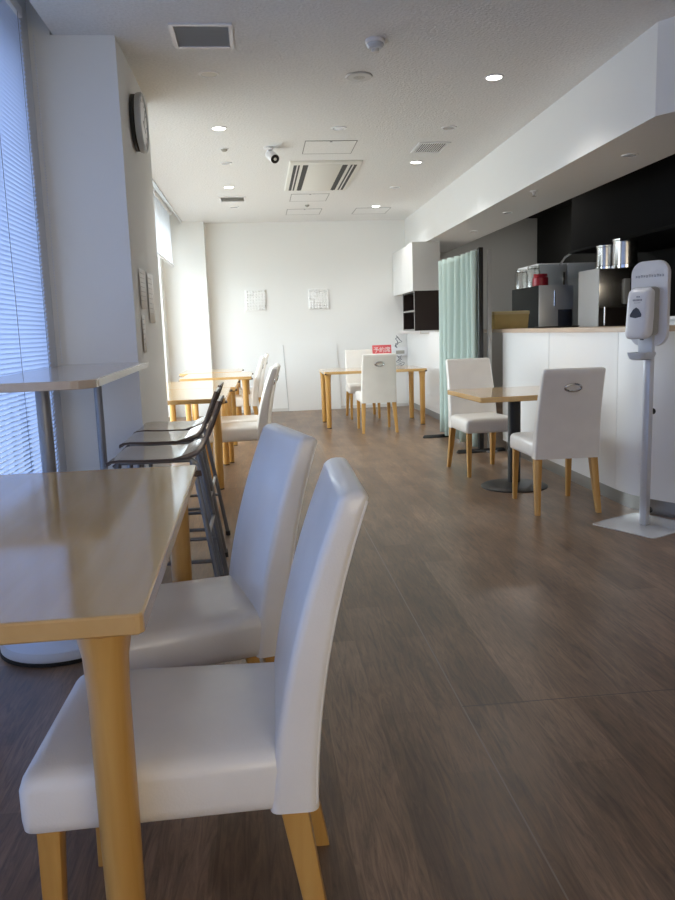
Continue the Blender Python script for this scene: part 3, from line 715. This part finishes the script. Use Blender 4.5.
# two white relief pictures
def relief(label, x0, x1, z0, z1, seed):
    t = thing('relief_picture', label, 'picture', ((x0 + x1) / 2, YB, (z0 + z1) / 2), 0, 'white relief squares on the back wall')
    hx_, hz = (x1 - x0) / 2, (z1 - z0) / 2
    box((-hx_, -.022, -hz), (hx_, 0, hz), .003).build('backing', M['art'], t)
    g = MB(); rr = random.Random(seed); n = 7
    for i in range(n):
        for j in range(n):
            x = -hx_ + 2 * hx_ * (i + .5) / n; z = -hz + 2 * hz * (j + .5) / n; s = hx_ / n * .78; hh = .008 + .022 * rr.random()
            a = rr.random() * PI
            g.lathe([(s * 1.1, 0), (s, hh), (s * .5, hh + .004), (.0, hh + .004)], seg=5, mtx=Matrix.Translation((x, -.021, z)) @ Matrix.Rotation(a, 4, 'Y') @ Matrix.Rotation(PI / 2, 4, 'X'))
    g.build('relief_blocks', M['art'], t, smooth=0)
relief('white square relief picture on the back wall, the left one', -.165, .13, 1.505, 1.80, 5)
relief('white square relief picture on the back wall, the right one', .765, 1.065, 1.50, 1.795, 9)
# socket box with loose cables in the far right corner
t = thing('socket_box', 'small white socket box with dark cables in the far right corner', 'socket', (2.12, YB - .009, .80))
box((-.12, -.05, -.03), (.10, .009, .10), .006).build('box', M['plastic'], t)
rr = random.Random(8)
def squiggle(z0, z1, x0, x1, n=7):
    return [(x0 + (x1 - x0) * rr.random(), -.02 - .04 * rr.random(), z0 + (z1 - z0) * k / (n - 1)) for k in range(n)]
for a, b_ in ((.09, .27), (.10, .25)):
    MB().tube(squiggle(a, b_, -.08, .03), .006, 6).build('cable', M['cord'], t)
MB().tube(squiggle(-.27, -.03, -.10, .02, 9), .006, 6).build('cable', M['cord'], t)
MB().tube(squiggle(-.22, -.03, -.05, .08, 8), .005, 6).build('cable', M['cord'], t)
MB().box((-.07, -.056, .0), (.06, -.05, .05), .002).build('socket_face', M['plasticgrey'], t)
# red sign on the far table
t = thing('table_sign', 'small red sign with white characters on the far crosswise table', 'sign', (1.505, 9.36, .69))
RS = Matrix.Rotation(math.radians(-14), 4, 'X')
MB().box((-.118, -.006, .0), (.118, .006, .30), .003, mtx=RS).build('board', M['red'], t)
MB().box((-.10, .0, 0), (.10, .12, .006), .002).build('foot', M['red'], t)
def text(body, size, m, parent, mtx, ex=.001, name='lettering'):
    cu_ = bpy.data.curves.new('t', 'FONT'); cu_.body = body; cu_.size = size; cu_.align_x = 'CENTER'; cu_.align_y = 'CENTER'; cu_.extrude = ex
    ob = bpy.data.objects.new('t', cu_); C.objects.link(ob)
    bpy.context.view_layer.update()
    me = bpy.data.meshes.new_from_object(ob.evaluated_get(bpy.context.evaluated_depsgraph_get()))
    bpy.data.objects.remove(ob); me.transform(mtx); me.materials.clear(); me.materials.append(m)
    o = bpy.data.objects.new(name, me); C.objects.link(o); o.parent = parent; return o
text('予約席', .072, M['signwhite'], t, RS @ Matrix.Translation((0, -.0075, .235)) @ Matrix.Rotation(PI / 2, 4, 'X'), .002)

# ------------------------------------------------------------------ ceiling fittings
def downlight(label, x, y, state, z=ZC, r=.062):
    t = thing('ceiling_downlight', label, 'ceiling light', (x, y, z), 0, 'recessed ceiling lights')
    MB().lathe([(r * .78, -.001), (r * .82, -.006), (r, -.005), (r * 1.04, 0), (r * .8, .0)], seg=28).build('trim_ring', M['plastic'], t)
    MB().lathe([(r * .80, -.0005), (r * .80, -.003), (.0, -.0035)], seg=28).build('lens', {'on': M['lamp_on'], 'off': M['lamp_off'], 'dim': M['lamp_dim']}[state], t)
    if state == 'on':
        l = bpy.data.lights.new('downlight_lamp', 'SPOT'); l.energy = LAMP; l.color = (1, .97, .93); l.spot_size = math.radians(130); l.spot_blend = .6; l.shadow_soft_size = .05
        o = bpy.data.objects.new('downlight_lamp', l); C.objects.link(o); o.parent = t; o.location = (0, 0, -.02)
LAMP = 26
downlight('unlit recessed light nearest on the left, below the dark vent', -.226, 5.08, 'off')
downlight('lit recessed light on the left row, before the camera dome', -.229, 6.344, 'on')
downlight('small unlit recessed light on the left row behind the lit one', -.226, 7.59, 'dim', r=.055)
downlight('lit recessed light on the left row beside the small far vent', -.243, 8.785, 'on')
downlight('unlit recessed light at the far end of the left row', -.23, 10.13, 'dim')
downlight('unlit recessed light above the access hatch, middle row', .716, 6.372, 'dim')
downlight('lit recessed light nearest on the right, by the beam', 1.601, 5.146, 'on')
downlight('unlit recessed light on the right before the grille', 1.612, 6.383, 'dim')
downlight('lit recessed light on the right just past the grille', 1.601, 7.647, 'on')
downlight('unlit recessed light on the right row past the air conditioner', 1.623, 8.936, 'dim')
downlight('lit recessed light farthest on the right, beside the far hatch', 1.606, 10.25, 'on')
downlight('recessed light under the white beam, nearest the dispenser', 2.556, 5.186, 'dim', 2.28, .055)
downlight('recessed light in the middle of the beam underside', 2.53, 7.68, 'dim', 2.28, .05)
downlight('recessed light under the beam, near the curtain', 2.581, 9.085, 'dim', 2.28, .05)
# sprinkler under the beam, sensor, smoke detector, speaker
t = thing('sprinkler_head', 'small white sprinkler under the beam above the counter', 'sprinkler', (2.365, 6.498, 2.28))
MB().lathe([(.035, 0), (.035, -.006), (.015, -.012), (.012, -.03), (.0, -.03)], seg=20).build('body', M['plastic'], t)
MB().lathe([(.004, -.028), (.004, -.042), (.02, -.044), (.0, -.046)], seg=16).build('deflector', M['plasticgrey'], t)
t = thing('ceiling_sensor', 'tiny grey sensor on the ceiling behind the lit left lamp', 'sensor', (-.22, 7.034, ZC))
MB().lathe([(.030, 0), (.030, -.008), (.018, -.02), (.0, -.022)], seg=20).build('cap', M['plasticgrey'], t)
MB().lathe([(.042, .0), (.042, -.003), (.03, -.005), (.0, -.005)], seg=20).build('rim', M['plastic'], t)
t = thing('smoke_detector', 'white smoke detector near the top of the photo', 'smoke detector', (.725, 4.516, ZC))
MB().lathe([(.055, 0), (.055, -.015), (.050, -.020)], seg=32).build('base', M['plastic'], t)
MB().lathe([(.047, -.016), (.049, -.028), (.038, -.042), (.022, -.045)], seg=32).build('cover', M['plasticlt'], t)
MB().lathe([(.020, -.040), (.020, -.062), (.012, -.066), (.0, -.066)], seg=24).build('sensor_tip', M['ventgrey'], t)
t = thing('ceiling_speaker', 'round pale ceiling speaker behind the smoke detector', 'speaker', (.714, 5.122, ZC))
MB().lathe([(.085, 0), (.087, -.004), (.080, -.010), (.074, -.010)], seg=36).build('rim', M['lamp_off'], t)
MB().lathe([(.075, -.002), (.075, -.009), (.0, -.011)], seg=36).build('grille', mat('speaker_mesh', (.50, .49, .46), .6, bump=.5, bscale=400), t)
t = thing('ceiling_nozzle', 'tiny dot nozzle between the two far ceiling hatches', 'sensor', (.693, 10.075, ZC))
MB().lathe([(.03, 0), (.028, -.01), (.012, -.025), (.0, -.026)], seg=16).build('cap', M['plasticgrey'], t)
# security camera
t = thing('security_camera', 'white bullet security camera hanging from the ceiling', 'camera', (.165, 6.99, ZC))
MB().lathe([(.045, 0), (.045, -.014), (.030, -.022), (.0, -.022)], seg=24).build('mount', M['plastic'], t)
MB().tube([(0, 0, -.02), (0, -.005, -.05), (.012, -.02, -.075)], .013).build('arm', M['plastic'], t)
RM = Matrix.Translation((.03, -.03, -.085)) @ Matrix.Rotation(math.radians(20), 4, 'Z') @ Matrix.Rotation(math.radians(118), 4, 'X')
b = MB().lathe([(.030, -.085), (.040, -.075), (.042, .06), (.040, .066)], seg=28, mtx=RM).build('body', M['plastic'], t)
MB().lathe([(.037, .058), (.037, .067), (.0, .068)], seg=28, mtx=RM).build('lens_face', M['black'], b)
MB().lathe([(.013, .066), (.013, .071), (.0, .072)], seg=20, mtx=RM).build('lens', M['ventgrey'], b)
# vents
def vent(label, x0, x1, y0, y1, nslat, fm, sm_, along='x', bk=None):
    t = thing('ceiling_vent', label, 'vent', ((x0 + x1) / 2, (y0 + y1) / 2, ZC))
    hx_, hy_ = (x1 - x0) / 2, (y1 - y0) / 2; w = .022
    f = MB(); f.box((-hx_, -hy_, -.010), (hx_, -hy_ + w, 0)); f.box((-hx_, hy_ - w, -.010), (hx_, hy_, 0)); f.box((-hx_, -hy_ + w, -.010), (-hx_ + w, hy_ - w, 0)); f.box((hx_ - w, -hy_ + w, -.010), (hx_, hy_ - w, 0))
    f.build('frame', fm, t, smooth=0)
    box((-hx_ + w, -hy_ + w, -.0015), (hx_ - w, hy_ - w, 0)).build('backing', bk or M['ventdark'], t, smooth=0)
    g = MB()
    for k in range(nslat):
        if along == 'x':
            y = -hy_ + w + (2 * hy_ - 2 * w) * (k + .5) / nslat; s = (hy_ - w) / nslat * .80
            g.add([(-hx_ + w, y - s, -.0085), (hx_ - w, y - s, -.0085), (hx_ - w, y + s, -.003), (-hx_ + w, y + s, -.003)], [(0, 1, 2, 3)])
        else:
            x = -hx_ + w + (2 * hx_ - 2 * w) * (k + .5) / nslat; s = (hx_ - w) / nslat * .58
            g.add([(x - s, -hy_ + w, -.0085), (x - s, hy_ - w, -.0085), (x + s, hy_ - w, -.0085), (x + s, -hy_ + w, -.0085)], [(0, 1, 2, 3)])
    g.build('slats', sm_, t, smooth=0)
vent('large grey ceiling vent near the top left of the photo', -.386, -.058, 4.29, 4.63, 14, M['plastic'], M['ventgrey'], bk=M['ventgrey'])
vent('small pale ceiling vent at the far left', -.384, -.074, 9.36, 9.69, 10, M['plastic'], mat('pale_slats', (.5, .5, .48), .5, bump=.01), bk=M['ventgrey'])
vent('white ceiling grille with dark slots on the right', 1.465, 1.745, 6.855, 7.23, 12, M['plastic'], M['plastic'], 'y')
# access hatches
def hatch(label, x0, x1, y0, y1):
    t = thing('ceiling_hatch', label, 'hatch', ((x0 + x1) / 2, (y0 + y1) / 2, ZC), 0, 'ceiling access hatches')
    hx_, hy_ = (x1 - x0) / 2, (y1 - y0) / 2; w = .007
    f = MB(); f.box((-hx_, -hy_, -.003), (hx_, -hy_ + w * 1.6, 0)); f.box((-hx_, hy_ - w * 1.6, -.003), (hx_, hy_, 0)); f.box((-hx_, -hy_ + w, -.003), (-hx_ + w, hy_ - w, 0)); f.box((hx_ - w, -hy_ + w, -.003), (hx_, hy_ - w, 0))
    f.build('frame', M['gap'], t, smooth=0)
    box((-hx_ + w, -hy_ + w * 1.6, -.0025), (hx_ - w, hy_ - w * 1.6, 0)).build('lid', M['ceiling'], t, smooth=0)
    MB().lathe([(.012, 0), (.012, -.005), (.0, -.005)], (0, -hy_ + .03, 0), 12).build('latch', M['gap'], t)
hatch('square access hatch in front of the air conditioner', .47, .918, 6.77, 7.25)
hatch('square access hatch just behind the air conditioner', .458, .908, 9.28, 9.78)
hatch('square access hatch nearest the back wall, left one', .45, .912, 10.38, 10.86)
hatch('square access hatch at the far right near the lit lamp', 1.362, 1.83, 10.385, 10.90)
# ceiling cassette air conditioner
t = thing('air_conditioner', 'ceiling air conditioner panel with two dark slotted sides', 'air conditioner', (.7175, 8.26, ZC))
hx_, hy_ = .348, .735
pf = MB().loft([rrect(0, 0, hx_ - d, hy_ - d, .012, 3, z) for z, d in ((0, 0), (-.010, 0), (-.020, .008), (-.022, .02))]).build('panel', M['acpanel'], t)
for sx in (-1, 1):
    for a, b in ((.165, .215), (.245, .305)):
        s = MB().box((sx * a, -hy_ + .10, -.0235), (sx * b, hy_ - .07, -.021)).build('slot', M['ventdark'], t, smooth=0)
        g = MB().box((sx * (a + .018), -hy_ + .10, -.027), (sx * (a + .030), hy_ - .07, -.0225)); g.build('louvre', M['ventgrey'] if b > .3 else M['ventdark'], s, smooth=0)
MB().box((-.15, -hy_ + .08, -.026), (.15, hy_ - .06, -.021), .002).build('centre_panel', M['acpanel'], t)

# put each of these empties at the foot of its own thing
for nm in ('service_counter', 'kitchen_bench', 'wall_cabinet', 'open_shelf', 'shelf_ledge'):
    t = bpy.data.objects[nm]; vs = [v.co for c in t.children for v in c.data.vertices]
    c0 = Vector(((min(v.x for v in vs) + max(v.x for v in vs)) / 2, (min(v.y for v in vs) + max(v.y for v in vs)) / 2, min(v.z for v in vs)))
    t.location = c0
    for c in t.children: c.location = -c0

# ------------------------------------------------------------------ daylight
W = bpy.data.worlds.new('World'); S.world = W; W.use_nodes = True
bg = W.node_tree.nodes['Background']; bg.inputs[0].default_value = (.85, .935, 1.0, 1); bg.inputs[1].default_value = 6.5
for y0, y1 in ((YF + .25, 4.22), (5.75, 10.98)):
    l = bpy.data.lights.new('window_daylight', 'AREA'); l.shape = 'RECTANGLE'; l.size = 2.5; l.size_y = y1 - y0; l.cycles.is_portal = True
    o = bpy.data.objects.new('window_daylight', l); C.objects.link(o); o.location = (XW - .13, (y0 + y1) / 2, 1.36)
    o.rotation_euler = Matrix(((0, 0, -1), (0, 1, 0), (1, 0, 0))).to_euler()
l = bpy.data.lights.new('window_daylight', 'AREA'); l.shape = 'RECTANGLE'; l.size = 3.4; l.size_y = 1.6; l.cycles.is_portal = True  # portal of the added window behind the camera
o = bpy.data.objects.new('window_daylight', l); C.objects.link(o); o.location = (1.7, YF - .09, 1.7); o.rotation_euler = (PI / 2, 0, 0)
struct('ground_outside', box((-30, -30, -.30), (30, 40, -.2)), mat('pale_paving', (.5, .5, .48), .9, bump=.05), smooth=0)

# ------------------------------------------------------------------ camera
R_ = [[0.9942752368660283, -0.10162568611704367, -0.032999595092116626], [-0.0480533151081744, -0.1494482615654551, -0.9876011826755665], [0.09543391568052748, 0.9835331397753221, -0.15347615678527574]]
r, dn, fw = [Vector(v) for v in R_]
cd = bpy.data.cameras.new('Camera'); cam = bpy.data.objects.new('Camera', cd); C.objects.link(cam)
mw = Matrix((r, -dn, -fw)).transposed().to_4x4(); mw.translation = (0, 0, 1.17); cam.matrix_world = mw
cd.sensor_fit = 'VERTICAL'; cd.sensor_height = 36; cd.sensor_width = 36; cd.lens = 765.494 * 36 / 900; cd.clip_start = .05
S.camera = cam
S.view_settings.view_transform = 'Standard'; S.view_settings.look = 'None'; S.view_settings.gamma = 1; S.view_settings.use_curve_mapping = False
S.view_settings.exposure = 0.2
S.cycles.use_denoising = True; S.cycles.max_bounces = 10; S.cycles.diffuse_bounces = 6; S.cycles.transparent_max_bounces = 16; S.cycles.caustics_reflective = False; S.cycles.caustics_refractive = False
